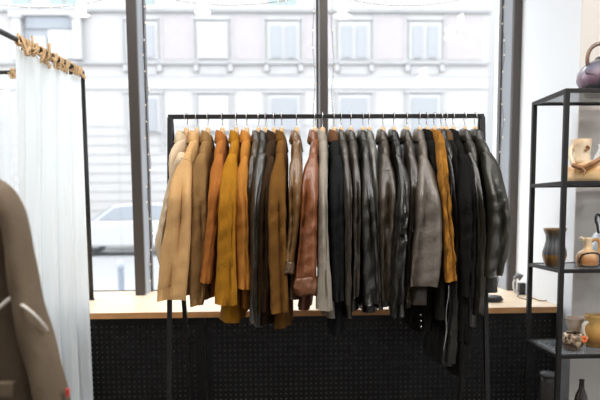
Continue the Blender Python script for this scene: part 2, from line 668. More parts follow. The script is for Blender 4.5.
def jacket(name, label, short, hook, col, kind, tab, hem=None, Ys=2.65, cuff=None, collar=None, body_col=None, body_kind=None,
           band=None, w_hem=.20, flare=1., wr=1., fuzz=0., b0=.04, zipper=None, snaps=None, neck=.095, far=True, front=1, seam=None):
    ph = R.uniform(0, 6.28)
    if fuzz == 0:
        yt = max(tab[0][0], 153 + R.uniform(0, 5))
        tab = [(yt,) + tuple(interp(tab, yt + 3))] + [r for r in tab if r[0] > yt + 4]
    Xh = at(hook, 115, YR).x
    xs = interp(tab, 215)
    Xs = at(sum(xs) / 2, 215, Ys).x
    th = math.atan2((Xs - Xh) * .75, YR - Ys)          # near end swings towards its sleeve
    th = max(-.5, min(.5, th))
    yh = hem[0] if hem else tab[-1][0] - 6
    hx = (hem[1] + hem[2]) / 2 if hem else sum(tab[-1][1:]) / 2
    pn = at(hx, yh, 2.70)
    z_hem = pn.z
    near_now = Xh + .2 * math.sin(th)
    dx = pn.x - near_now
    dx = max(-.06, min(.06, dx))
    t_hem = .024
    if hem:
        t_hem = max(.016, min(.055, (at(hem[2], yh, 2.7).x - at(hem[1], yh, 2.7).x) / 2))
    base = Vector((Xh, YR, z_hem))
    root = empty(name, base)
    tag(root, label, 'coat' if 'coat' in name else 'jacket', 'jackets on the clothes rail')
    m = cloth(kind, col)
    mb = cloth(body_kind or kind, body_col) if body_col else m
    bm, rings = body_mesh(Xh, th, z_hem, dx, t_hem, ph, w_hem, neck, fuzz)
    bm.build('body', mb, root, base=base, auto=True)
    sl, _ = sleeve_mesh(tab, Ys, ph, wr=wr, fuzz=fuzz, b0=b0)
    sn = sl.build('sleeve', m, root, base=base, auto=True)
    if cuff:
        ctab, ccol, ckind = cuff
        c = cuff_mesh(ctab, Ys, ph).build('cuff', cloth(ckind, ccol), sn, base=base)
    if seam:
        # raised armhole seam across the upper sleeve
        pts = []
        for i in range(13):
            u = i / 12
            x = seam[1] + (seam[2] - seam[1]) * u
            pts.append(at(x, seam[0] + seam[3] * u, Ys - .028 - .016 * math.sin(PI * u)))
        s2 = MB()
        s2.tube(pts, .0016, 6)
        s2.build('seam', m, sn, base=base)
    if far:
        z1 = at(sum(tab[-1][1:]) / 2, tab[-1][0], Ys).z
        rg = []
        for i in range(15):
            t = i / 14
            z = ZB - .2 + (z1 - ZB + .2) * t
            y = .17 + .06 * sm(0, .4, t)
            a = .022 - .004 * t
            d = .035
            rr = []
            for k in range(16):
                an = 2 * PI * k / 16
                lx = a * math.cos(an) + .003 * math.sin(9 * t + ph)
                ly = y + d * math.sin(an) * (1 if t > .05 else .5)
                rr.append(Vector((Xh + lx * math.cos(th) - ly * math.sin(th), YR + ly * math.cos(th) + lx * math.sin(th), z)))
            rg.append(rr)
        fs = MB()
        fs.loft(rg)
        fs.build('sleeve', m, root, base=base)
    mc = cloth(collar[1], collar[0]) if collar else m
    collar_mesh(Xh + .03 * math.sin(th), th, ph, flare=flare, front=front).build('collar', mc, root, base=base)
    if band:
        # waistband: a snug ring round the hem
        z0, z1 = z_hem + band, z_hem + .002
        rs = [r for r in rings[:-2] if r[0].z <= z0 + .03]
        if len(rs) >= 2:
            out = []
            for r in rs:
                c = sum(r, Vector()) / len(r)
                out.append([c + Vector(((p.x - c.x) * 1.12, (p.y - c.y) * 1.02, (p.z - c.z))) for p in r])
            w = MB()
            w.loft(out)
            w.build('waistband', m, root, base=base)
    if zipper:
        x0, y0, x1, y1 = zipper
        z_ = MB()
        n = 16
        z_.tube([at(x0 + (x1 - x0) * i / n + .8 * math.sin(i * .7), y0 + (y1 - y0) * i / n, 2.655) for i in range(n + 1)], .003, 6)
        z_.build('zipper', M_wire, root, base=base)
    if snaps:
        for x, y in snaps:
            s_ = MB()
            c = at(x, y, 2.69)
            s_.add(*disc_y(c, .0045, .004))
            s_.build('snap_button', M_wire, root, base=base)
    place_hanger(Xh, YR, ZB, th, 'wooden hanger with wire hook holding the ' + short)
    return root


def disc_y(c, r, d, n=14):
    vs = [(c.x + r * math.cos(2 * PI * k / n), c.y - d / 2, c.z + r * math.sin(2 * PI * k / n)) for k in range(n)]
    vs += [(c.x + r * math.cos(2 * PI * k / n), c.y + d / 2, c.z + r * math.sin(2 * PI * k / n)) for k in range(n)]
    fs = [tuple(range(n)), tuple(reversed(range(n, 2 * n)))] + [(k, k + n, (k + 1) % n + n, (k + 1) % n) for k in range(n)]
    return vs, fs


jacket('canvas_jacket', 'pale sand canvas jacket at the left end of the rail', 'pale sand jacket at the left end', 186, (254, 228, 190), 'canvas',
       [(144, 181, 188), (160, 174, 188), (200, 164, 184), (245, 154.5, 180), (262, 158, 180), (268, 161, 180), (275, 164, 178)],
       hem=(282, 164, 178), Ys=2.76)
jacket('canvas_jacket', 'tan canvas jacket with the wide flat sleeve, second from the left end', 'tan jacket with the wide flat sleeve',
       196.5, (246, 194, 130), 'canvas',
       [(150, 187, 196), (160, 179, 193), (185, 169.5, 191.5), (220, 167, 191), (250, 161, 190), (275, 159, 188), (300, 157, 185.5)],
       hem=(298, 167, 184), Ys=2.62, wr=.5, b0=.03, seam=(158, 181, 193, 3))
jacket('canvas_jacket', 'khaki brown jacket between the wide tan jacket and the orange one', 'khaki brown jacket right of the wide tan one',
       207.5, (172, 130, 78), 'canvas',
       [(148, 200, 210), (165, 192, 208), (190, 191, 207), (220, 191.5, 208), (260, 190, 209), (290, 189.5, 207), (305, 191, 203)],
       hem=(300, 199, 212), Ys=2.68)
jacket('suede_jacket', 'burnt orange suede jacket, short sleeve ending above the ledge', 'burnt orange suede jacket', 222, (200, 124, 54), 'suede',
       [(148, 217, 226), (165, 211, 225), (190, 209, 221), (220, 207.5, 219), (260, 203, 214), (282, 200.5, 211.5)],
       hem=(296, 206, 216), Ys=2.65)
jacket('suede_jacket', 'mustard yellow suede jacket with long hem below its sleeve', 'mustard yellow suede jacket', 236, (200, 136, 32), 'suede',
       [(148, 230, 240), (165, 222, 239), (190, 219.5, 237), (220, 218, 235.5), (260, 217, 236), (304, 214.5, 237.5)],
       hem=(323, 216.5, 240), Ys=2.62)
jacket('suede_jacket', 'golden orange suede jacket right of the mustard yellow one', 'golden orange suede jacket', 246.5, (220, 146, 60), 'suede',
       [(158, 241, 249.5), (172, 236, 249), (190, 235, 247), (220, 235, 248.5), (260, 236, 250), (288, 237, 252)],
       hem=(309, 238, 250), Ys=2.66)
jacket('leather_jacket', 'narrow dark olive leather jacket just right of the golden orange suede', 'narrow dark olive leather jacket', 258.5,
       (88, 74, 54), 'leather',
       [(148, 253, 260), (165, 247, 255), (190, 248, 254), (220, 249, 254), (260, 249, 253.5), (300, 249, 254)],
       hem=(312, 248, 258), Ys=2.68)
jacket('leather_jacket', 'black leather jacket with bright shoulder among the brown ones', 'black leather jacket among the brown ones', 265.5,
       (62, 60, 56), 'leather',
       [(147, 261, 269), (160, 254, 268), (185, 252, 262), (220, 250.5, 258), (260, 250.5, 257.5), (322, 249.5, 257)],
       hem=(327, 250, 262), Ys=2.64)
jacket('leather_jacket', 'dark chocolate brown jacket left of the brown suede', 'dark chocolate brown jacket', 274, (74, 54, 32), 'suede',
       [(148, 269, 277), (165, 264, 276), (190, 258.5, 270), (220, 257, 269), (260, 257, 270), (312, 257, 269)],
       hem=(326, 258, 270), Ys=2.68)
jacket('suede_jacket', 'chestnut brown suede jacket with a low hem over the panel', 'chestnut brown suede jacket', 281.5, (136, 92, 36), 'suede',
       [(146, 278, 286), (165, 272, 286), (190, 268.5, 286), (220, 268, 286), (260, 269, 287), (312, 271, 289)],
       hem=(329, 272, 290), Ys=2.63)
jacket('leather_jacket', 'olive brown leather jacket with a tapering sleeve and pale cuff', 'olive brown jacket with pale cuff', 296.5,
       (140, 100, 56), 'leather',
       [(147, 293, 301), (165, 289, 303), (190, 289, 301), (220, 289, 300), (245, 287, 296), (262, 284, 294)],
       hem=(300, 284, 299), Ys=2.63,
       cuff=([(262, 284, 294.5), (274, 281.5, 294)], (120, 92, 62), 'leather'))
jacket('leather_jacket', 'rust brown leather jacket with a gathered cuff, middle of the rail', 'rust brown leather jacket', 315, (156, 90, 48), 'leather',
       [(146, 312, 319), (165, 304, 319), (190, 301, 318), (220, 300, 317.5), (250, 298, 317), (278, 295.5, 317)],
       hem=(311, 296, 308), Ys=2.62, wr=1.4,
       cuff=([(277, 295, 317.5), (286, 294, 317), (295, 296, 316.5)], (150, 94, 60), 'leather'))
jacket('denim_jacket', 'light grey jacket between the rust leather and the navy one', 'light grey jacket', 322.5, (160, 150, 137), 'canvas',
       [(147, 320, 328.5), (165, 318, 328), (190, 318, 327), (220, 318, 327), (250, 318, 328.5), (280, 316.5, 331), (309, 315.5, 333)],
       hem=(318, 322, 338), Ys=2.62)
jacket('wool_jacket', 'navy blue wool jacket with a brown collar', 'navy wool jacket with brown collar', 334, (40, 43, 48), 'wool',
       [(147, 331, 340), (165, 330, 344), (190, 329, 344), (220, 329, 344), (260, 330, 344), (300, 331, 344)],
       hem=(336, 330, 345), Ys=2.66, collar=((132, 92, 62), 'suede'))
jacket('leather_jacket', 'charcoal leather jacket right of the navy wool one', 'charcoal leather jacket right of the navy wool', 341,
       (86, 84, 78), 'leather',
       [(148, 341, 348), (165, 342, 350), (190, 344, 352), (220, 344.5, 351.5), (260, 345, 351.5), (304, 345, 351)],
       hem=(318, 344, 353), Ys=2.64)
jacket('leather_jacket', 'second charcoal jacket from the navy wool one, with a brownish sleeve', 'second charcoal jacket from the navy wool', 351,
       (76, 71, 62), 'leather',
       [(147, 350, 357), (165, 351.5, 359.5), (190, 353, 360.5), (220, 353, 360), (260, 353.5, 360), (297, 352.5, 359)],
       hem=(312, 350, 360), Ys=2.65)
jacket('leather_jacket', 'black leather jacket with a grey highlight on its wide shoulder, right of centre', 'black leather jacket right of centre', 363,
       (44, 43, 41), 'leather',
       [(146, 361, 369), (165, 361, 371), (190, 361.5, 373), (220, 361.5, 375), (260, 362, 378), (304, 364, 380)],
       hem=(313, 362, 380), Ys=2.64)
jacket('leather_jacket', 'slim grey leather jacket left of the brown leather with a shoulder seam', 'slim grey leather jacket', 369,
       (112, 110, 103), 'leather',
       [(150, 369.5, 375.5), (165, 371, 376), (190, 373, 377.5), (220, 374, 378), (260, 375.5, 379.5), (300, 377, 381)],
       hem=(310, 376, 384), Ys=2.66)
jacket('leather_jacket', 'dark brown leather jacket with a seam across its broad shoulder', 'dark brown leather jacket with a shoulder seam', 383,
       (80, 70, 58), 'leather',
       [(147, 380, 388), (168, 378, 393), (190, 377.5, 396), (220, 377.5, 394.5), (260, 379, 391), (300, 381, 392)],
       hem=(308, 380, 394), Ys=2.66, seam=(170, 379, 393, 0))
jacket('leather_jacket', 'shiny black leather jacket with a rumpled sleeve', 'shiny black jacket with the rumpled sleeve', 394, (40, 40, 40), 'shiny',
       [(152, 391, 399), (166, 395, 405), (180, 397, 410), (190, 397.5, 410), (220, 395, 408), (260, 392, 405), (316, 389.5, 402)],
       hem=(312, 391, 403), Ys=2.60, wr=2.2)
jacket('leather_jacket', 'dark olive brown leather jacket between the rumpled black and the wide grey ones', 'dark olive leather jacket beside the wide grey one', 407,
       (72, 64, 54), 'leather',
       [(147, 404, 412), (165, 407, 418.5), (190, 408, 419), (220, 407, 417), (260, 405, 414), (300, 403, 412)],
       hem=(308, 403, 414), Ys=2.67)
jacket('leather_jacket', 'wide warm grey leather jacket with a waistband above the ledge', 'wide warm grey leather jacket', 419.5, (108, 98, 88), 'leather',
       [(145, 416, 425), (160, 417, 429), (185, 417, 437), (220, 415, 441.5), (255, 411, 441), (286, 409.5, 437)],
       hem=(306, 406, 438), Ys=2.62, band=.05, wr=.8)
jacket('wool_jacket', 'narrow black jacket with metal snaps left of the golden fur', 'narrow black jacket left of the golden fur', 427, (34, 33, 31), 'wool',
       [(150, 427, 433), (170, 431, 438), (200, 436, 441.5), (260, 438, 444), (318, 434, 444)], hem=(332, 415, 435), Ys=2.66,
       snaps=[(421, 315), (421, 321), (421, 327)])
jacket('fur_coat', 'golden brown fur jacket, a narrow strip among the black ones', 'golden brown fur jacket', 434.5, (182, 122, 46), 'fur',
       [(132, 434, 443), (150, 436, 445), (185, 439, 448.5), (220, 442, 451.5), (260, 444, 454.5), (281, 444.5, 456)],
       hem=(276, 446, 455), Ys=2.62, fuzz=.005, b0=.03)
jacket('leather_coat', 'long black leather coat with a bright zip right of the golden fur', 'long black coat with a bright zip', 441.5, (32, 32, 31), 'leather',
       [(148, 443, 449), (170, 447, 454), (220, 450, 457), (280, 447, 458), (330, 446, 457), (362, 441, 455)], hem=(367, 440, 458), Ys=2.68,
       zipper=(448.5, 283, 444.5, 352))
jacket('wool_coat', 'longest black wool coat, hanging lowest over the panel', 'longest black wool coat', 446.5, (34, 33, 32), 'wool',
       [(149, 450, 456), (170, 453, 459), (220, 456, 463), (280, 457, 466), (340, 456, 467)], hem=(376, 453, 470), Ys=2.67,
       collar=((122, 92, 64), 'suede'))
jacket('wool_coat', 'black wool coat with a broad plain sleeve, third from the right end', 'black wool coat third from the right end', 453.5,
       (33, 33, 34), 'wool',
       [(147, 455, 463), (165, 457, 473), (190, 457.5, 474), (220, 458, 475), (260, 459, 475), (296, 460, 473)], hem=(345, 460, 476), Ys=2.64)
jacket('leather_coat', 'charcoal leather coat second from the right end', 'charcoal leather coat second from the right end', 465, (66, 63, 58), 'leather',
       [(150, 464, 471), (168, 470, 478), (220, 475, 484), (260, 475, 484), (314, 473.5, 482)], hem=(328, 466, 480), Ys=2.66)
jacket('leather_jacket', 'dark green-black leather jacket with a bulging sleeve at the right end', 'dark leather jacket at the right end', 475.5,
       (58, 58, 52), 'leather',
       [(141, 475, 483), (156, 479, 494), (175, 484, 501), (200, 488, 507), (225, 489, 510.5), (250, 487, 507), (276, 484, 501)],
       hem=(293, 480, 505), Ys=2.62, wr=1.2)

# ---------------------------------------------------------------- fitting booth: pipe frame and curtains
RZ = 2.014
booth = empty('fitting_booth_frame', (-1.075, 3.8, SILL))
tag(booth, 'black pipe frame of the fitting booth standing on the ledge at left', 'curtain frame')
bb_ = (-1.075, 3.8, SILL)
b = MB()
b.tube([(-1.075, 3.8, SILL + .004), (-1.075, 3.8, RZ)], .0135, 12)
b.build('post', M_black, booth, base=bb_)
b = MB()
b.lathe([(.018, 0), (.018, .006), (.013, .008)], (-1.075, 3.8, SILL), 16)
b.build('foot', M_black, booth, base=bb_)


def railx(Y):
    return -1.179 + (Y - 2.95) / .85 * .104


b = MB()
b.tube([(railx(2.1), 2.1, RZ), (-1.075, 3.8, RZ)], .012, 12)
b.build('side_rail', M_black, booth, base=bb_)
b = MB()
b.tube([(-1.075, 3.8, RZ), (XL, 3.8, RZ)], .011, 12)
b.build('back_rail', M_black, booth, base=bb_)
b = MB()
b.tube([(railx(2.1), 2.1, RZ), (railx(2.1), 2.1, 0)], .012, 12)
b.build('post', M_black, booth, base=bb_)


def knot(c, axis, s, seed, ends=2):
    """a jute tie: loops wound round the rail, a bow knot and loose ends"""
    r_ = random.Random(seed)
    c = Vector(c)
    ax = Vector(axis).normalized()
    u = Vector((0, 0, 1))
    w = ax.cross(u)
    b = MB()
    pts = []
    for i in range(40):
        a = i / 39 * 2 * PI * 2.5
        rr = .018 + .003 * r_.random()
        pts.append(c + ax * (-.008 + .016 * i / 39) * s + (u * math.cos(a) + w * math.sin(a)) * rr)
    b.tube(pts, .0055, 6)
    for q in range(2 + ends):
        d = Vector((r_.uniform(.2, 1) * .8, -.6, r_.uniform(-1.3, -.2))).normalized()
        st = c + d * .018
        out = []
        L = r_.uniform(.035, .06) * s
        side = Vector((r_.uniform(-1, 1), r_.uniform(-.2, .2), r_.uniform(-1, 1))).normalized()
        for i in range(14):
            t = i / 13
            out.append(st + d * L * math.sin(PI * t) * .6 + side * L * (t - .2) + Vector((0, 0, .012 * math.sin(5 * t + q))))
        b.tube(out, .0055, 6)
    return b


def curtain_mesh(topf, botf, nu, nv, ztop, zbot, kink, folds, amp, ph):
    b = MB()
    vs = []
    for j in range(nv + 1):
        v = j / nv
        z = ztop + (zbot - ztop) * v
        g = min(1, v / kink)
        g = g if v < kink else 1
        for i in range(nu + 1):
            u = i / nu
            p = topf(u).lerp(botf(u), g)
            nrm = Vector((1, -.35, 0)).normalized() if folds[1] == 0 else Vector((0, 1, 0))
            w = math.sin(u * folds[0] * 2 * PI + ph + .8 * math.sin(2.2 * v)) + .4 * math.sin(u * folds[0] * 4.3 * PI + 2 * ph + 2 * v)
            e = 4 * u * (1 - u)
            a = amp * (.55 + .75 * v) * min(1, .35 + e)
            sag = .02 * (1 - v) ** 8 * abs(math.sin(u * 8 * PI))
            vs.append(p + nrm * w * a + Vector((0, 0, z - sag)))
    fs = [(j * (nu + 1) + i, j * (nu + 1) + i + 1, (j + 1) * (nu + 1) + i + 1, (j + 1) * (nu + 1) + i) for j in range(nv) for i in range(nu)]
    b.add(vs, fs)
    return b


cur = empty('curtain', (-1.1, 3.2, 0))
tag(cur, 'white sheer curtain tied with jute to the slanting side rail at left', 'curtain', 'fitting booth curtains')
cb = (-1.1, 3.2, 0)
cm = curtain_mesh(lambda u: Vector((railx(3.07 + .715 * u), 3.07 + .715 * u, 0)),
                  lambda u: Vector((-1.165 + .238 * u, 2.95 + .31 * u, 0)), 110, 60, RZ - .022, .02, .62, (4.5, 0), .024, .4)
cm.build('panel', M_curt, cur, base=cb)
ax = (railx(3.8) - railx(3.0), .8, 0)
for i, (px_, s) in enumerate(((20, 1.2), (26, 1.1), (34, 1.3), (41, 1.35), (46, 1.0), (53, 1.05), (59, .8), (65, .95), (72, .9), (78, .8))):
    lo, hi = 2.9, 3.85
    for _ in range(40):                                # where along the rail
        mid = (lo + hi) / 2
        q = M @ (Vector((railx(mid), mid, RZ)) - CAM)
        if PX + F * q.x / -q.z < px_:
            lo = mid
        else:
            hi = mid
    knot((railx(lo), lo, RZ), ax, s, 20 + i, 2).build('jute_tie', M_jute, cur, base=cb)
cur2 = empty('curtain', (-1.9, 3.8, SILL))
tag(cur2, 'white sheer curtain on the back rail at the left edge', 'curtain', 'fitting booth curtains')
cb2 = (-1.9, 3.8, SILL)
cm = curtain_mesh(lambda u: Vector((-2.45 + .97 * u, 3.8, 0)), lambda u: Vector((-2.45 + .96 * u, 3.78, 0)), 80, 24, RZ - .08, SILL + .01, .9, (9, 1),
                  .018, 1.0)
cm.build('panel', M_curt, cur2, base=cb2)
for i, x in enumerate((-1.455, -1.75, -2.1)):
    knot((x, 3.8, RZ), (1, 0, 0), 1.1, 60 + i, 2).build('jute_tie', M_jute, cur2, base=cb2)

# ---------------------------------------------------------------- taupe jacket close by on the left, on a coat stand
M_taupe = mat('taupe_cotton', (106, 91, 74), .8, 0, .25, bump=.3, bscale=60, var=.12, vscale=9)
M_pipe = mat('cream_piping', (226, 220, 210), .8)
tb = Vector((-.80, 1.6, .62))
tj = empty('piped_jacket', tb)
tag(tj, 'taupe jacket with cream piping hanging close at the left edge', 'jacket')


def soft(x, a=.85):
    return math.copysign(abs(x) ** a, x)


rings = []
cxb = -.815
for i in range(30):
    t = i / 29
    z = 1.40 - .78 * t
    w = .05 + .125 * sm(0, .16, t) + .055 * t
    d = .045 + .04 * sm(0, .2, t)
    ring = []
    for k in range(48):
        a = 2 * PI * k / 48
        x = w * soft(math.cos(a), .8)
        y = d * soft(math.sin(a), .8)
        y += -.012 * sm(.1, .4, t) * math.sin(x * 55 + 1.5 * t + .5) * (1 if math.sin(a) < 0 else 0) * abs(math.sin(a))
        ring.append(Vector((cxb + x, 1.62 + y, z)))
    rings.append(ring)
b = MB()
b.loft(rings)
bo = b.build('body', M_taupe, tj, base=tb)
stab = [(181, -14, 4), (188, -8, 12), (198, -1, 19.5), (220, 5, 25), (250, 8, 31), (290, 11, 37.5), (310, 15, 43), (330, 19, 49), (360, 27, 57.5),
        (395, 37, 66.5), (430, 44, 71), (480, 50, 74)]
for Yc, mirror in ((1.56, False), (1.62, True)):
    rows = smooth_tab(stab, 40)
    rings = []
    for i, (y, xl, xr) in enumerate(rows):
        t = i / 40
        pl, pr_ = at(xl, y, Yc), at(xr, y, Yc)
        c = (pl + pr_) / 2
        a = (pr_.x - pl.x) / 2
        cx_ = 2 * cxb - c.x if mirror else c.x
        bbb = .055 * math.sqrt(max(.05, 1 - (1 - min(1, t / .1)) ** 2))
        ring = []
        for k in range(36):
            an = 2 * PI * k / 36
            x = a * soft(math.cos(an))
            yy = bbb * soft(math.sin(an))
            yy -= .006 * sm(.1, .4, t) * (math.sin(t * 30 + 2 * math.cos(an)) * .6 + math.sin(3 * math.cos(an) + 4 * t))
            ring.append(Vector((cx_ + (-x if mirror else x), Yc + yy, c.z)))
        rings.append(ring)
    b = MB()
    b.loft(rings)
    so = b.build('sleeve', M_taupe, tj, base=tb)
    if not mirror:
        def on_sleeve(px_, py_, lift=.006):
            """point on the near face of the sleeve"""
            P = at(px_, py_, 1.56)
            row = min(rings, key=lambda r: abs(r[0].z - P.z))
            q = min((p for p in row if p.y < 1.56), key=lambda p: abs(p.x - P.x))
            return at(px_, py_, q.y - lift)
        pp = MB()
        pts = [on_sleeve(x, y) for x, y in ((16, 302), (20, 304), (25, 307), (30, 311), (35, 315.5), (40, 320.5), (44, 325.5), (47.5, 330.5))]
        pp.tube(pts, .0036, 8)
        pp.build('piping', M_pipe, so, base=tb)
        tbm = MB()
        c = at(66.5, 393, 1.53)
        tbm.box(c + Vector((-.004, .004, -.012)), c + Vector((.002, .02, .008)))
        tbm.build('sleeve_tab', mat('red_tab', (190, 50, 45), .7), so, smooth=False, bevel=.002, base=tb)
# folded collar
b = MB()
rings = []
for k in range(31):
    an = -PI / 2 + .35 + (2 * PI - .7) * k / 30
    ring = []
    for r, z in ((.80, 1.375), (.86, 1.41), (.98, 1.432), (1.10, 1.425), (1.28, 1.39), (1.5, 1.345), (1.42, 1.345), (1.2, 1.385), (1.0, 1.42), (.9, 1.405), (.76, 1.375)):
        ring.append(Vector((cxb + .062 * r * math.cos(an), 1.62 + .05 * r * math.sin(an), z)))
    rings.append(ring)
b.loft(rings)
b.build('collar', M_taupe, tj, base=tb)
# piping and pocket on the body
b = MB()
yb = 1.62 - .085
b.tube([at(x, y, yb - .012) for x, y in ((-40, 318), (-20, 315), (-8, 311), (0, 307), (6, 302), (10, 298.5), (13, 297))], .0045, 8)
b.build('piping', M_pipe, bo, base=tb)
b = MB()
c0, c1 = at(-60, 383, yb - .008), at(15, 397, yb - .008)
b.box((c0.x, yb - .016, c1.z), (c1.x, yb + .005, c0.z))
b.build('pocket_flap', M_taupe, bo, smooth=False, bevel=.004, base=tb)
cs = empty('coat_stand', (-.93, 1.9, 0))
tag(cs, 'black coat stand holding the taupe jacket beyond the left edge', 'coat stand')
cbs = (-.93, 1.9, 0)
b = MB()
b.lathe([(.15, 0), (.15, .015), (.02, .03), (.016, .05)], (-.93, 1.9, 0), 32)
b.build('base', M_black, cs, base=cbs)
b = MB()
b.tube([(-.93, 1.9, .03), (-.93, 1.9, 1.47)], .015, 12)
b.build('pole', M_black, cs, base=cbs)
b = MB()
b.tube([(-.93, 1.9, 1.45), (-.9, 1.85, 1.47), (-.83, 1.66, 1.467), (-.815, 1.6, 1.472)], .008, 8)
b.build('arm', M_black, cs, base=cbs)
place_hanger(-.815, 1.62, 1.47, PI / 2, 'wooden hanger holding the taupe piped jacket at the left edge', 'hanger on the coat stand')

# ---------------------------------------------------------------- shelf unit on the right
M_shelf = glass_mat('smoked_shelf', (.74, .77, .79))
nt = M_shelf.node_tree
ou = nt.nodes['Material Output']
sh = ou.inputs['Surface'].links[0].from_socket
di = nt.nodes.new('ShaderNodeBsdfDiffuse')
di.inputs['Color'].default_value = (.34, .36, .38, 1)
m2 = nt.nodes.new('ShaderNodeMixShader')
m2.inputs['Fac'].default_value = .28
nt.links.new(sh, m2.inputs[1])
nt.links.new(di.outputs['BSDF'], m2.inputs[2])
nt.links.new(m2.outputs['Shader'], ou.inputs['Surface'])
SX0, SX1, SY0, SY1 = 1.244, 2.15, 2.79, 3.16
SZ = [1.742, 1.350, .966, .583, .20]
P_ = .021
su = empty('shelf_unit', ((SX0 + SX1) / 2, (SY0 + SY1) / 2, 0))
tag(su, 'slim black metal shelf unit with grey glass shelves against the right wall', 'shelf unit')
sb_ = ((SX0 + SX1) / 2, (SY0 + SY1) / 2, 0)
for x in (SX0, SX1 - P_):
    for y in (SY0, SY1 - P_):
        boxes('post', M_rail, [((x, y, 0), (x + P_, y + P_, SZ[0]))], su, .0015, sb_)
for z in SZ:
    fr = boxes('shelf_frame', M_rail, [((SX0 + P_, SY0, z - .017), (SX1 - P_, SY0 + P_, z)), ((SX0 + P_, SY1 - P_, z - .017), (SX1 - P_, SY1, z)),
                                      ((SX0, SY0 + P_, z - .017), (SX0 + P_, SY1 - P_, z)), ((SX1 - P_, SY0 + P_, z - .017), (SX1, SY1 - P_, z))],
               su, .0015, sb_)
    boxes('shelf', M_shelf, [((SX0 + P_, SY0 + P_, z - .010), (SX1 - P_, SY1 - P_, z - .002))], su, .0, sb_)


def pot(name, label, px_, Y, zi, prof, m, n=40, **kw):
    """a turned pot standing on shelf zi; prof in metres"""
    x = at(px_, 250, Y).x if zi is None else at(px_, {0: 85, 1: 165, 2: 250, 3: 335, 4: 390}[zi], Y).x
    z = SZ[zi] - .002
    root = empty(name, (x, Y, z))
    tag(root, label, kw.pop('cat', 'vase'), 'pottery on the shelf unit')
    b = MB()
    pr_ = list(prof)
    r_top, z_top = pr_[-1]
    # wall of the vessel: down the inside again
    pr_ += [(max(.002, r_top - .004), z_top - .001)] + [(max(.002, r - .005), max(.006, zz)) for r, zz in reversed(prof[1:-1])]
    b.lathe(pr_, (0, 0, 0), n, **kw)
    b.build('body', m, root)
    return root


def handle(root, pts, r, m, name='handle', n=10):
    # smooth a coarse path
    P = [Vector(p) for p in pts]
    out = []
    for i in range(len(P) - 1):
        p0, p1_, p2_, p3 = P[max(i - 1, 0)], P[i], P[i + 1], P[min(i + 2, len(P) - 1)]
        for k in range(6):
            t = k / 6
            out.append(.5 * ((2 * p1_) + (p2_ - p0) * t + (2 * p0 - 5 * p1_ + 4 * p2_ - p3) * t * t + (3 * p1_ - p0 - 3 * p2_ + p3) * t ** 3))
    out.append(P[-1])
    b = MB()
    b.tube(out, r, n)
    return b.build(name, m, root)


# big purple-grey jug on top
m_big = bands_mat('purple_glaze', [(0, (44, 40, 42)), (.22, (50, 46, 50)), (.30, (104, 74, 90)), (.5, (126, 98, 114)), (.72, (108, 108, 126)), (.9, (80, 76, 86))],
                  .25, 22, .12, 0, .16)
r_ = pot('handled_jug', 'big purple and grey glazed jug with hoop handle on the top shelf', 606, 2.97, 0,
         [(.02, 0), (.085, 0), (.092, .012), (.112, .035), (.127, .07), (.124, .10), (.105, .13), (.075, .15), (.055, .158), (.05, .17)], m_big, cat='jug')
m_hand = bands_mat('bronze_glaze', [(0, (60, 42, 36)), (.5, (120, 88, 66)), (1, (90, 70, 60))], .25, 40, .2, .1, .24)
handle(r_, [(-.098, -.02, .13), (-.100, -.02, .165), (-.088, -.02, .20), (-.06, -.02, .222), (-.02, -.02, .226), (.03, -.02, .215), (.07, -.02, .18), (.09, -.02, .14)],
       .009, m_hand)
handle(r_, [(-.117, -.05, .09), (-.09, -.085, .075), (-.085, -.095, .05), (-.085, -.09, .035)], .004, mat('dark_drip', (56, 50, 58), .25), 'drip')

# cream jug with branch handle
m_cream = bands_mat('cream_amber_glaze', [(0, (214, 180, 136)), (.16, (226, 188, 136)), (.3, (214, 156, 80)), (.5, (234, 214, 182)), (.8, (232, 210, 178)), (1, (214, 176, 134))],
                    .35, 18, .12, 0, .2)
r_ = pot('branch_jug', 'cream and amber jug with a twisted brown branch handle on the second shelf', 590, 2.93, 1,
         [(.02, 0), (.10, 0), (.106, .02), (.106, .05), (.098, .075), (.07, .092), (.04, .10)], m_cream, cat='jug')
b = MB()
b.lathe([(.045, .07), (.040, .10), (.038, .135), (.042, .165), (.044, .19), (.040, .193), (.037, .188), (.033, .15), (.03, .10)], (-.048, -.01, 0), 32)
b.build('neck', m_cream, r_)
m_br = mat('branch_glaze', (150, 104, 66), .35, var=.35, vscale=40)
handle(r_, [(-.105, -.055, .075), (-.08, -.09, .062), (-.05, -.105, .075), (-.02, -.112, .092), (.01, -.108, .108), (.035, -.11, .098), (.055, -.112, .07), (.08, -.10, .05)],
       .010, m_br, 'branch_handle')
handle(r_, [(-.085, -.09, .065), (-.075, -.112, .045), (-.085, -.115, .03)], .005, m_br, 'twig')
handle(r_, [(-.088, -.01, .165), (-.103, -.02, .14), (-.104, -.035, .105), (-.098, -.05, .078)], .010, m_cream, 'handle')
handle(r_, [(-.05, -.05, .14), (-.035, -.055, .15), (-.045, -.054, .16)], .006, m_br, 'boss')
pot('white_pot', 'white glazed pot partly cut by the right edge on the second shelf', 604, 3.02, 1,
    [(.02, 0), (.035, 0), (.045, .03), (.05, .08), (.045, .12), (.03, .15), (.026, .17), (.03, .18)], mat('white_glaze', (226, 224, 220), .2, coat=.5), cat='pot')

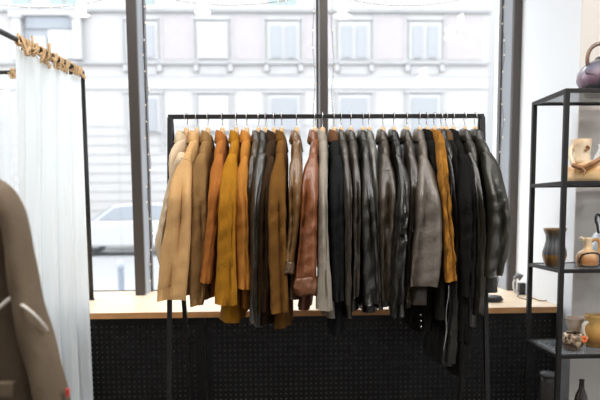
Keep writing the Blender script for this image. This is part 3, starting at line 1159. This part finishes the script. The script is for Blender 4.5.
# fluted dark vase
m_fl = bands_mat('slate_amber_glaze', [(0, (110, 88, 60)), (.10, (110, 78, 40)), (.28, (124, 86, 38)), (.33, (66, 66, 66)), (.55, (92, 94, 96)), (.78, (78, 78, 78)), (.86, (84, 68, 52)), (1, (136, 110, 80))],
                 .3, 60, .02, 0, .178)
pot('fluted_vase', 'dark fluted vase with brown lip and amber foot on the third shelf', 554.5, 2.97, 2,
    [(.012, 0), (.034, 0), (.038, .008), (.048, .025), (.0545, .05), (.053, .07), (.046, .095), (.0405, .118), (.0405, .135), (.0425, .150), (.050, .166), (.052, .174), (.050, .178)],
    m_fl, n=72, flute=18, fa=.07, f0=.04, f1=.14)
# cream jug with black line
m_cj = bands_mat('cream_brown_glaze', [(0, (190, 150, 104)), (.2, (176, 112, 62)), (.4, (206, 158, 106)), (.65, (222, 188, 142)), (1, (230, 206, 170))], .3, 30, .12, 0, .13)
m_bl = mat('black_glaze', (30, 28, 27), .2, coat=.5)
r_ = pot('outlined_jug', 'small cream and brown jug outlined in black with spout on the third shelf', 587.5, 2.93, 2,
         [(.012, 0), (.042, 0), (.047, .01), (.048, .04), (.044, .062), (.03, .074), (.019, .082), (.0175, .105), (.020, .125), (.023, .134)], m_cj, cat='jug')
handle(r_, [(.018, 0, .118), (.04, 0, .126), (.052, -.005, .11), (.05, -.01, .08), (.04, -.015, .06)], .007, mat('ochre_glaze', (186, 136, 70), .3), 'handle')
handle(r_, [(-.018, 0, .122), (-.03, -.005, .130), (-.038, -.006, .134)], .008, m_cj, 'spout')
handle(r_, [(-.040, -.03, .058), (-.047, -.026, .03), (-.040, -.033, .008), (0, -.05, .005), (.040, -.033, .008), (.047, -.026, .03), (.040, -.03, .058), (.015, -.042, .066), (-.015, -.042, .066), (-.040, -.03, .058)],
       .0035, m_bl, 'outline')
r_ = pot('two_handled_vase', 'white vase with black looped handles behind the small cream jug', 603, 3.05, 2,
         [(.015, 0), (.04, 0), (.055, .04), (.06, .08), (.058, .12), (.045, .145), (.026, .16), (.024, .2), (.03, .225)], mat('bluewhite_glaze', (214, 220, 226), .2, coat=.5))
handle(r_, [(-.04, -.03, .15), (-.047, -.03, .185), (-.056, -.03, .21), (-.052, -.03, .235), (-.036, -.03, .232), (-.028, -.03, .20)], .006, m_bl)
handle(r_, [(-.02, -.04, .15), (-.027, -.04, .18), (-.036, -.04, .215), (-.03, -.04, .235), (-.018, -.02, .225)], .006, m_bl)

# fourth shelf
m_gob = bands_mat('clay_glaze', [(0, (176, 152, 130)), (.5, (222, 196, 172)), (.8, (232, 214, 196)), (1, (200, 178, 162))], .5, 40, .08, 0, .12, coat=.1)
pot('clay_goblet', 'flared pinkish clay goblet behind the patterned bowl', 574, 3.06, 3,
    [(.01, 0), (.03, 0), (.03, .008), (.02, .02), (.018, .04), (.026, .062), (.036, .09), (.043, .118), (.044, .126)], m_gob, cat='goblet')
m_bowl = bpy.data.materials.new('patterned_glaze')
m_bowl.use_nodes = True
nt = m_bowl.node_tree
pb = nt.nodes['Principled BSDF']
pb.inputs['Roughness'].default_value = .3
vo = nt.nodes.new('ShaderNodeTexVoronoi')
vo.inputs['Scale'].default_value = 80
tc = nt.nodes.new('ShaderNodeTexCoord')
nt.links.new(tc.outputs['Object'], vo.inputs['Vector'])
cr = nt.nodes.new('ShaderNodeValToRGB')
el = cr.color_ramp.elements
for _ in range(3):
    el.new(.5)
for e, (p, c) in zip(el, ((0, (60, 46, 36)), (.35, (120, 92, 64)), (.5, (186, 160, 128)), (.7, (206, 186, 158)), (1, (110, 84, 62)))):
    e.position = p
    e.color = (*lin(c), 1)
nt.links.new(vo.outputs['Distance'], cr.inputs['Fac'])
sp = nt.nodes.new('ShaderNodeSeparateColor')
nt.links.new(vo.outputs['Color'], sp.inputs[0])
nt.links.new(sp.outputs[0], cr.inputs['Fac'])
nt.links.new(cr.outputs['Color'], pb.inputs['Base Color'])
r_ = pot('patterned_bowl', 'small round bowl patterned brown and cream with an orange flower', 573.5, 2.91, 3,
         [(.01, 0), (.026, 0), (.03, .006), (.046, .02), (.054, .04), (.052, .06), (.044, .076), (.038, .08)], m_bowl, cat='bowl')
M_or = mat('orange_glaze', (226, 106, 44), .4)
b = MB()
for k in range(6):
    a = 2 * PI * k / 6
    cx_, cz_ = .028 + .010 * math.cos(a), .056 + .010 * math.sin(a)
    rings = []
    for q in range(6):
        rr = .0085 * math.cos(q / 5 * PI / 2)
        rings.append([Vector((cx_ + rr * math.cos(j * PI / 5) + .3 * 0, -.044 - .006 * math.sin(q / 5 * PI / 2), cz_ + rr * math.sin(j * PI / 5))) for j in range(10)])
    b.loft(rings)
b.build('flower', M_or, r_)
m_gold = bands_mat('golden_glaze', [(0, (150, 108, 50)), (.15, (120, 80, 36)), (.35, (176, 130, 62)), (.6, (196, 150, 80)), (.85, (206, 168, 104)), (1, (190, 150, 86))], .22, 26, .14, 0, .15)
r_ = pot('golden_jug', 'golden brown glazed jug with a pale handle at the right edge, fourth shelf', 595, 2.97, 3,
         [(.012, 0), (.036, 0), (.04, .01), (.046, .04), (.049, .07), (.044, .095), (.040, .11), (.046, .13), (.053, .148), (.052, .152)], m_gold, cat='jug')
handle(r_, [(-.042, -.01, .118), (-.062, -.015, .108), (-.066, -.015, .082), (-.058, -.015, .055), (-.046, -.015, .04)], .008, mat('pale_glaze', (222, 212, 196), .3), 'handle')

# bottom shelf
m_dk = mat('dark_stoneware', (54, 50, 48), .4, var=.2, vscale=20)
zt_ = at(545.5, 371, 3.02).z - SZ[4]
pot('lidded_jar', 'tall dark stoneware jar with flat grey lid on the bottom shelf', 547, 3.02, 4,
    [(.012, 0), (.034, 0), (.037, .02), (.040, zt_ * .5), (.034, zt_ * .8), (.029, zt_ - .02)], m_dk, cat='jar')
rr_ = bpy.data.objects['lidded_jar']
b = MB()
b.lathe([(.004, zt_ - .022), (.036, zt_ - .02), (.037, zt_ - .008), (.034, zt_ - .002), (.004, zt_)], n=32)
b.build('lid', mat('grey_lid', (120, 122, 124), .35), rr_)
zt_ = at(582, 379, 2.92).z - SZ[4]
pot('dark_bottle', 'slender dark brown bottle standing on the bottom shelf', 581.5, 2.92, 4,
    [(.01, 0), (.034, 0), (.036, .02), (.035, zt_ * .45), (.026, zt_ * .68), (.013, zt_ * .82), (.0105, zt_ * .95), (.0125, zt_ - .006), (.012, zt_)],
    mat('brown_bottle', (46, 36, 32), .2, coat=.4), cat='bottle')

# ---------------------------------------------------------------- small things on the ledge
M_bk = mat('black_plastic', (28, 28, 29), .4)
M_wp = mat('white_plastic', (214, 216, 218), .35)
ad = empty('clip_light', (at(519, 294, 3.78).x, 3.78, SILL))
tag(ad, 'small black and white clip lamp standing on the ledge by the right window post', 'lamp')
xa = ad.location.x
ab = tuple(ad.location)
b = MB()
b.box((xa - .002, 3.765, SILL), (xa + .036, 3.81, SILL + .07))
b.build('housing', M_bk, ad, False, .006, ab)
b = MB()
b.tube([(xa - .02, 3.78, SILL + .012), (xa - .034, 3.78, SILL + .04), (xa - .036, 3.78, SILL + .07), (xa - .026, 3.78, SILL + .10)], .006, 8)
b.build('clip', M_wp, ad, base=ab)
b = MB()
b.tube([(xa - .03, 3.785, SILL + .095), (xa - .012, 3.775, SILL + .115), (xa + .008, 3.77, SILL + .1)], lambda t: .012 + .01 * t, 12)
b.build('head', mat('steel_grey', (120, 122, 126), .3, .8), ad, base=ab)
b = MB()
b.tube([(xa - .02, 3.78, SILL + .012), (xa + .01, 3.78, SILL + .004)], .006, 8)
b.build('base', M_wp, ad, base=ab)
cab = MB()
pts = []
for x, y, Y in ((519, 293, 3.74), (517, 295, 3.7), (520, 299, 3.62), (527, 301, 3.55), (533, 299, 3.6), (540, 302, 3.5), (548, 301.5, 3.5), (553, 302, 3.47)):
    p = at(x, y, Y)
    pts.append((p.x, Y, SILL + .003))
cab.tube(pts, .0025, 6)
tag(cab.build('power_cable', mat('brown_cable', (110, 92, 80), .6), None, base=(pts[0][0], pts[0][1], SILL)), 'thin brown cable lying across the right end of the ledge', 'cable')
xx = at(492, 301, 3.52).x
ch = empty('cable_reel', (xx, 3.52, SILL))
tag(ch, 'flat black coiled charger lying on the ledge below the right end jacket', 'charger')
b = MB()
b.lathe([(.01, 0), (.05, 0), (.055, .006), (.055, .02), (.05, .03), (.03, .034), (.004, .034)], n=32)
b.build('body', M_bk, ch)
b = MB()
b.tube([(.058 * math.cos(a / 8), .058 * math.sin(a / 8), .014 + .004 * math.sin(a / 3)) for a in range(0, 60)], .004, 6)
b.build('cord', M_bk, ch)

# ---------------------------------------------------------------- strings of fairy lights in the window
M_lw = mat('light_wire', (70, 62, 56), .6)
M_fb = emit('fairy_bulb', (1.0, .86, .62), .3)


def fairy(label, path, nb, seed):
    r_ = random.Random(seed)
    P = [Vector(p) for p in path]
    base = P[-1]
    root = empty('fairy_lights', base)
    tag(root, label, 'string lights', 'fairy lights round the shop window')
    b = MB()
    b.tube(P, .0016, 5)
    b.build('wire', M_lw, root, base=base)
    bm_ = MB()
    bm_.lathe([(.0005, -.005), (.0028, -.003), (.0036, 0), (.0028, .004), (.0005, .007)], n=8)
    first = None
    for i in range(nb):
        t = (i + .5) / nb * (len(P) - 1)
        k = int(t)
        p = P[k].lerp(P[k + 1], t - k) + Vector((r_.uniform(-.006, .006), -.005, r_.uniform(-.006, .006)))
        if first is None:
            first = bm_.build('bulb', M_fb, root)
            o = first
        else:
            o = first.copy()
            COL.objects.link(o)
            o.parent = root
        o.location = p - base


def vstring(X, Y, z0, z1, seed, wob=.012):
    r_ = random.Random(seed)
    n = 34
    return [(X + wob * math.sin(i * .9 + seed) + r_.uniform(-.004, .004), Y + .004 * math.sin(i), z0 + (z1 - z0) * i / n) for i in range(n + 1)]


fairy('fairy light string hanging down the left mullion of the window', vstring(-.775, 4.08, 2.9, SILL + .03, 1), 22, 1)
fairy('fairy light string hanging left of the middle mullion', vstring(.245, 4.05, 2.9, SILL + .05, 2, .006), 20, 2)
fairy('fairy light string hanging right of the middle mullion', vstring(.36, 4.05, 2.9, SILL + .05, 3, .006), 20, 3)
fairy('fairy light string hanging down the right window post', vstring(1.418, 4.08, 2.9, SILL + .03, 4), 22, 4)


def sag(a, c, drop, n=22):
    a, c = Vector(a), Vector(c)
    return [a.lerp(c, i / n) - Vector((0, 0, drop * 4 * (i / n) * (1 - i / n))) for i in range(n + 1)]


Yg = 4.02
fairy('sagging fairy light string across the top of the left pane', sag(at(-60, -12, Yg), at(128, -8, Yg), .10), 18, 5)
fairy('sagging fairy light string across the top of the middle pane', sag(at(148, -6, Yg), at(320, -8, Yg), .07), 18, 6)
fairy('sagging fairy light string across the top of the right pane', sag(at(328, -6, Yg), at(505, -14, Yg), .09), 18, 7)

# ---------------------------------------------------------------- the street outside
OUT = .275          # colours scaled down for the strong sky; glare haze put into pale tones


def omat(name, c, *a, **k):
    l = lin(c)
    g = [255 * (1.055 * (v * OUT) ** (1 / 2.4) - .055) for v in l]
    return mat(name, tuple(g), *a, **k)


M_st = omat('pale_asphalt', (206, 208, 210), .9, var=.05, vscale=2)
boxes('street', M_st, [((-40, YG + .05, -.12), (40, 60, 0))]).__setitem__('kind', 'structure')
boxes('pavement', omat('pale_paving', (222, 222, 222), .9), [((-40, 20.2, 0), (40, 22.2, .1))]).__setitem__('kind', 'structure')
YF = 22.0
M_fac = omat('pale_stone', (247, 245, 244), .9, var=.02, vscale=1)
M_fac2 = omat('light_stone', (252, 252, 253), .9)
M_line = omat('greyer_stone', (236, 236, 237), .9, var=.05, vscale=2)  # greyer tone for ledges, surrounds and joints; also the cornice shadow
M_bk2 = omat('pale_brick', (206, 203, 208), .9)
nt = M_bk2.node_tree
bt = nt.nodes.new('ShaderNodeTexBrick')
bt.inputs['Color1'].default_value = (*[v * OUT for v in lin((236, 228, 229))], 1)
bt.inputs['Color2'].default_value = (*[v * OUT for v in lin((226, 216, 219))], 1)
bt.inputs['Mortar'].default_value = (*[v * OUT for v in lin((238, 238, 240))], 1)
bt.inputs['Scale'].default_value = 5.
tc = nt.nodes.new('ShaderNodeTexCoord')
mp = nt.nodes.new('ShaderNodeMapping')
mp.inputs['Rotation'].default_value = (PI / 2, 0, 0)
nt.links.new(tc.outputs['Object'], mp.inputs['Vector'])
nt.links.new(mp.outputs['Vector'], bt.inputs['Vector'])
nt.links.new(bt.outputs['Color'], nt.nodes['Principled BSDF'].inputs['Base Color'])
M_win = omat('window_frame_white', (246, 247, 248), .7)
M_pane = omat('dull_glass', (216, 220, 226), .5, spec=.1)
M_teal = omat('tinted_glass', (206, 224, 222), .5, spec=.1)
M_blind = omat('white_blind', (250, 250, 250), .8)
M_blue_grey = omat('blue_grey_panel', (212, 219, 228), .8)  # flat blue-grey for the bay recess and doorways

bd = empty('apartment_building', (0, YF, .1))
tag(bd, 'pale stone apartment building across the street, with white windows and ledges', 'building')
bdb = (0, YF, .1)


def fx(px_):
    return at(px_, 100, YF).x


def fz(py_):
    return at(300, py_, YF).z


def fbox(name, m, x0, x1, y0, y1, out0, out1, parent=bd):
    """block on the facade: photo columns x0..x1, rows y0 (top)..y1, standing out from out1 to out0 in front of it"""
    return boxes(name, m, [((fx(x0), YF - out0, fz(y1)), (fx(x1), YF - out1, fz(y0)))], parent, base=bdb)


Xe = fx(487)
boxes('facade', M_fac, [((-22, YF, .1), (Xe, YF + 9, 15))], bd, base=bdb)
fbox('cornice_with_shadow', M_line, -340, 489, 10.5, 13, .12, 0)  # grey strip stands in for the shadow under the cornice
fbox('cornice_with_shadow', M_fac2, -340, 489, 7, 10.5, .15, 0)
fbox('ledge', M_line, -340, 489, 61.5, 63.5, .14, 0)
fbox('ledge', M_fac2, -340, 487, 63.5, 65, .12, 0)
fbox('ledge', M_line, -340, 488, 76, 78, .06, 0)
fbox('band', M_fac2, -340, 487, 78.2, 89, .05, 0)
for c in (179, 249, 319, 389, 462):
    fbox('brick_panel', M_bk2, c - 17, c + (17 if c < 460 else 20), 16, 60, .03, 0)


def casement(c, y0, y1, w, surround, glass, two=True, blind=False):
    f = fbox('window', M_win, c - w, c + w, y0, y1, .08, 0)
    if blind:
        fbox('pane', M_blind, c - w + 1.5, c + w - 1.5, y0 + 1.5, y1 - 1, .13, .10, f)
        f.children[-1].location = (0, 0, 0)
        return
    spans = ((c - w + 3, c - 2.2), (c + 2.2, c + w - 3)) if two else ((c - w + 3.5, c + w - 3.5),)
    for a, d in spans:
        fbox('pane', glass, a, d, y0 + 3, y1 - 1.5, .13, .10, f)


for i, c in enumerate((144, 214, 284, 354, 424)):
    fbox('surround', M_line, c - 20.5, c - 18.5, 14, 61, .06, 0)
    fbox('surround', M_line, c + 18.5, c + 20.5, 14, 61, .06, 0)
    fbox('lintel', M_line, c - 18, c + 18, 17, 20.5, .08, 0)
    casement(c, 23, 60, 15.5, None, M_pane, True, i == 1)
    for s in (-1, 1):
        fbox('bracket', M_line, c + s * 17 - 2.2, c + s * 17 + 2.2, 64, 72, .12, 0)
    fbox('apron_panel', M_line, c - 14, c + 14, 66, 75, .05, 0)
    fbox('lintel', M_line, c - 20, c + 20, 91, 93.5, .1, 0)
    fbox('surround', M_line, c - 18.5, c - 16.5, 93.5, 150, .08, 0)
    fbox('surround', M_line, c + 16.5, c + 18.5, 93.5, 150, .08, 0)
    casement(c, 95.5, 132, 16, None, M_pane if i != 1 else M_blind, False, i == 1)
    if i in (0, 2):
        fbox('upper_window', M_teal, c - 13, c - 1.5, -28, 6, .06, 0)
        fbox('upper_window', M_teal, c + 1.5, c + 13, -28, 6, .06, 0)
# bay at left
fbox('bay_recess', M_blue_grey, 28, 79, 18, 61, .03, 0)
fbox('bay_lintel', M_line, 14, 92, 12.5, 17.5, .18, 0)
for a in (19, 78):
    fbox('bay_column', M_fac2, a, a + 8, 19, 61, .3, 0)
    fbox('bay_capital', M_line, a - 2, a + 10, 17.5, 21, .34, 0)
fbox('bay_shutter', omat('grey_shutter', (196, 204, 214), .8), 30, 77, 18, 30, .10, .03)
fbox('bay_window', M_win, 52, 77, 31, 60, .12, .03)
fbox('bay_window', M_win, 35, 50, 38, 60, .12, .03)
for a, d in ((18, 35), (55, 68), (71, 84)):
    fbox('upper_window', M_teal, a, d, -28, 7, .06, 0)
for k in range(13):
    y = 125 + k * 9.2
    fbox('stone_course', M_line, -340, 487, y, y + 1.0, .02, 0)
for c in (110, 250, 390):
    fbox('doorway', M_blue_grey, c - 14, c + 14, 165, 246, .06, 0) if c != 110 else None

# second building further right, beyond the gap
nb = empty('far_building', (14, 34, 0))
tag(nb, 'bright white building further off beyond the corner of the stone one', 'building')
boxes('facade', M_fac2, [((Xe + 2.5, 30, 0), (34, 40, 13))], nb, base=(14, 34, 0))
boxes('roof', M_line, [((Xe + 2.2, 29.8, 13), (34.2, 40.2, 13.4))], nb, base=(14, 34, 0))

# parked car
YC = 18.6
M_car = omat('white_car_paint', (248, 249, 251), .4)
M_cg = omat('hazed_car_glass', (208, 216, 226), .4, spec=.2)  # paled windows; glare haze put into the glass colour
M_tyre = omat('tyre', (186, 190, 198), .8)
car = empty('car', (-4.6, YC, 0))
tag(car, 'white hatchback car parked across the street, seen left of the mullion', 'car')
cbase = (-4.6, YC, 0)
L0 = at(64, 250, YC).x
S = 3.9


def carp(t, z):
    return (L0 + t * S, z)


prof_low = [(0, .35), (0.0, .62), (.02, .80), (.18, .90), (.30, .96), (.80, .98), (.96, .94), (1.0, .7), (1.0, .38), (.9, .28), (.1, .26)]
prof_top = [(.24, .93), (.40, 1.36), (.50, 1.43), (.74, 1.44), (.88, 1.36), (.955, .95)]


def extr(prof, y0, y1, inset=0.):
    b = MB()
    n = len(prof)
    cz = min(p[1] for p in prof)
    mid = sum(p[0] for p in prof) / n
    rings = []
    for y, k in ((y0, inset), (y0 + .06, inset * .4), (y1 - .06, inset * .4), (y1, inset)):
        ring = []
        for t, z in prof:
            f_ = (z - cz)
            ring.append(Vector((L0 + (t + (mid - t) * k * .5) * S, y, z - k * .3 * f_)))
        rings.append(ring)
    b.loft(rings)
    return b


extr(prof_low, YC - .85, YC + .85, .12).build('body', M_car, car, False, .04, cbase)
extr(prof_top, YC - .72, YC + .72, .16).build('cabin', M_car, car, False, .03, cbase)
for sy in (-1, 1):
    for q in ([(.30, .98), (.42, 1.32), (.55, 1.36), (.55, .98)], [(.57, .98), (.57, 1.36), (.73, 1.37), (.85, 1.30), (.89, .99)]):
        b = MB()
        y = YC + sy * .735
        b.loft([[Vector((L0 + t * S, y - .03 * sy * 0 - .02, z)) for t, z in q], [Vector((L0 + t * S, y + .02, z)) for t, z in q]])
        b.build('side_window', M_cg, car, False, 0, cbase)
b = MB()
b.loft([[Vector((L0 + t * S, YC - .6, z)) for t, z in ((.255, .95), (.235, .96), (.39, 1.36), (.405, 1.35))],
        [Vector((L0 + t * S, YC + .6, z)) for t, z in ((.255, .95), (.235, .96), (.39, 1.36), (.405, 1.35))]])
b.build('windscreen', M_cg, car, False, 0, cbase)
for t in (.18, .82):
    for y in (YC - .78, YC + .78):
        b = MB()
        cx_, cz_ = L0 + t * S, .30
        rings = []
        for yy, r in ((y - .09, .2), (y - .09, .29), (y - .06, .30), (y + .06, .30), (y + .09, .29), (y + .09, .2)):
            rings.append([Vector((cx_ + r * math.cos(2 * PI * k / 24), yy, cz_ + r * math.sin(2 * PI * k / 24))) for k in range(24)])
        b.loft(rings)
        w_ = b.build('wheel', M_tyre, car, True, 0, cbase, True)
        b = MB()
        b.loft([[Vector((cx_ + .17 * math.cos(2 * PI * k / 20), y + e, cz_ + .17 * math.sin(2 * PI * k / 20))) for k in range(20)] for e in (-.10, .10)])
        b.build('hubcap', mat('hub_silver', (190, 192, 196), .3, .6), w_, True, 0, cbase, True)
b = MB()
for y in (YC - .74, YC + .58):
    b.box((L0 + S * .975, y - .06, .70), (L0 + S * 1.005, y + .2, .92))
b.build('tail_lights', emit('tail_light', (1.0, .16, .10), .8), car, False, .02, cbase)
b = MB()
b.box((L0 - .02, YC - .7, .30), (L0 + .12, YC + .7, .46))
b.build('bumper', M_line, car, False, .04, cbase)

# bollard
pb_ = at(121.5, 293, 9.0)
bo_ = empty('bollard', (pb_.x, 9.0, 0))
tag(bo_, 'short grey bollard on the street, seen left of the dark mullion', 'bollard')
b = MB()
b.lathe([(.06, 0), (.06, .03), (.042, .04), (.042, .44)], n=20)
b.build('shaft', mat('grey_bollard', (104, 112, 122), .5), bo_, True, auto=True)
b = MB()
b.lathe([(.044, .44), (.05, .45), (.05, .50), (.04, .545), (.015, .565), (.002, .568)], n=20)
b.build('cap', mat('light_bollard_cap', (130, 136, 144), .5), bo_, True)

# ---------------------------------------------------------------- lamps of the shop, and lamps added over the rail
M_lamp = emit('lamp_globe', (1, .97, .92), 30)
added_over_rail = [(-1.0, 2.45), (-.1, 2.45), (.8, 2.45)]  # unseen lamps added above the rail for highlights on the jacket shoulders
lamp_xy = [(.76, 1.1), (2.14, 1.3), (2.2, .7), (2.19, .2), (2.4, -2.2), (-.74, 1.2), (-2.05, 1.1)]
for i, (x, y) in enumerate(lamp_xy + added_over_rail):
    r_ = empty('pendant_lamp', (x, y, H))
    tag(r_, 'white globe ceiling lamp out of view, those over the rail added', 'lamp', 'ceiling lamps of the shop')
    b = MB()
    b.lathe([(.001, -.56), (.03, -.55), (.055, -.52), (.062, -.49), (.055, -.455), (.02, -.43)], n=24)
    b.build('globe', M_lamp, r_)
    b = MB()
    b.tube([(0, 0, -.43), (0, 0, 0)], .006, 8)
    b.build('cord', M_black, r_)
for x, y in lamp_xy + added_over_rail:
    ld = bpy.data.lights.new('lamp_light', 'AREA')
    ld.shape = 'DISK'
    ld.size = .16
    ld.energy = 21 if y < 2 else 8
    ld.color = (1, .98, .955)
    lo_ = bpy.data.objects.new('lamp_light', ld)
    COL.objects.link(lo_)
    lo_.location = (x, y, H - .575)

# ---------------------------------------------------------------- overcast daylight
w = bpy.data.worlds.new('overcast_sky')
sc.world = w
w.use_nodes = True
bg = w.node_tree.nodes['Background']
bg.inputs['Color'].default_value = (.93, .965, 1.0, 1)
bg.inputs['Strength'].default_value = 6.5

sc.view_settings.view_transform = 'Standard'
sc.view_settings.look = 'None'
sc.view_settings.gamma = 1
sc.view_settings.exposure = 0
sc.view_settings.use_curve_mapping = False
sc.cycles.use_denoising = True
sc.cycles.max_bounces = 8
sc.cycles.transparent_max_bounces = 12
sc.cycles.sample_clamp_indirect = 6
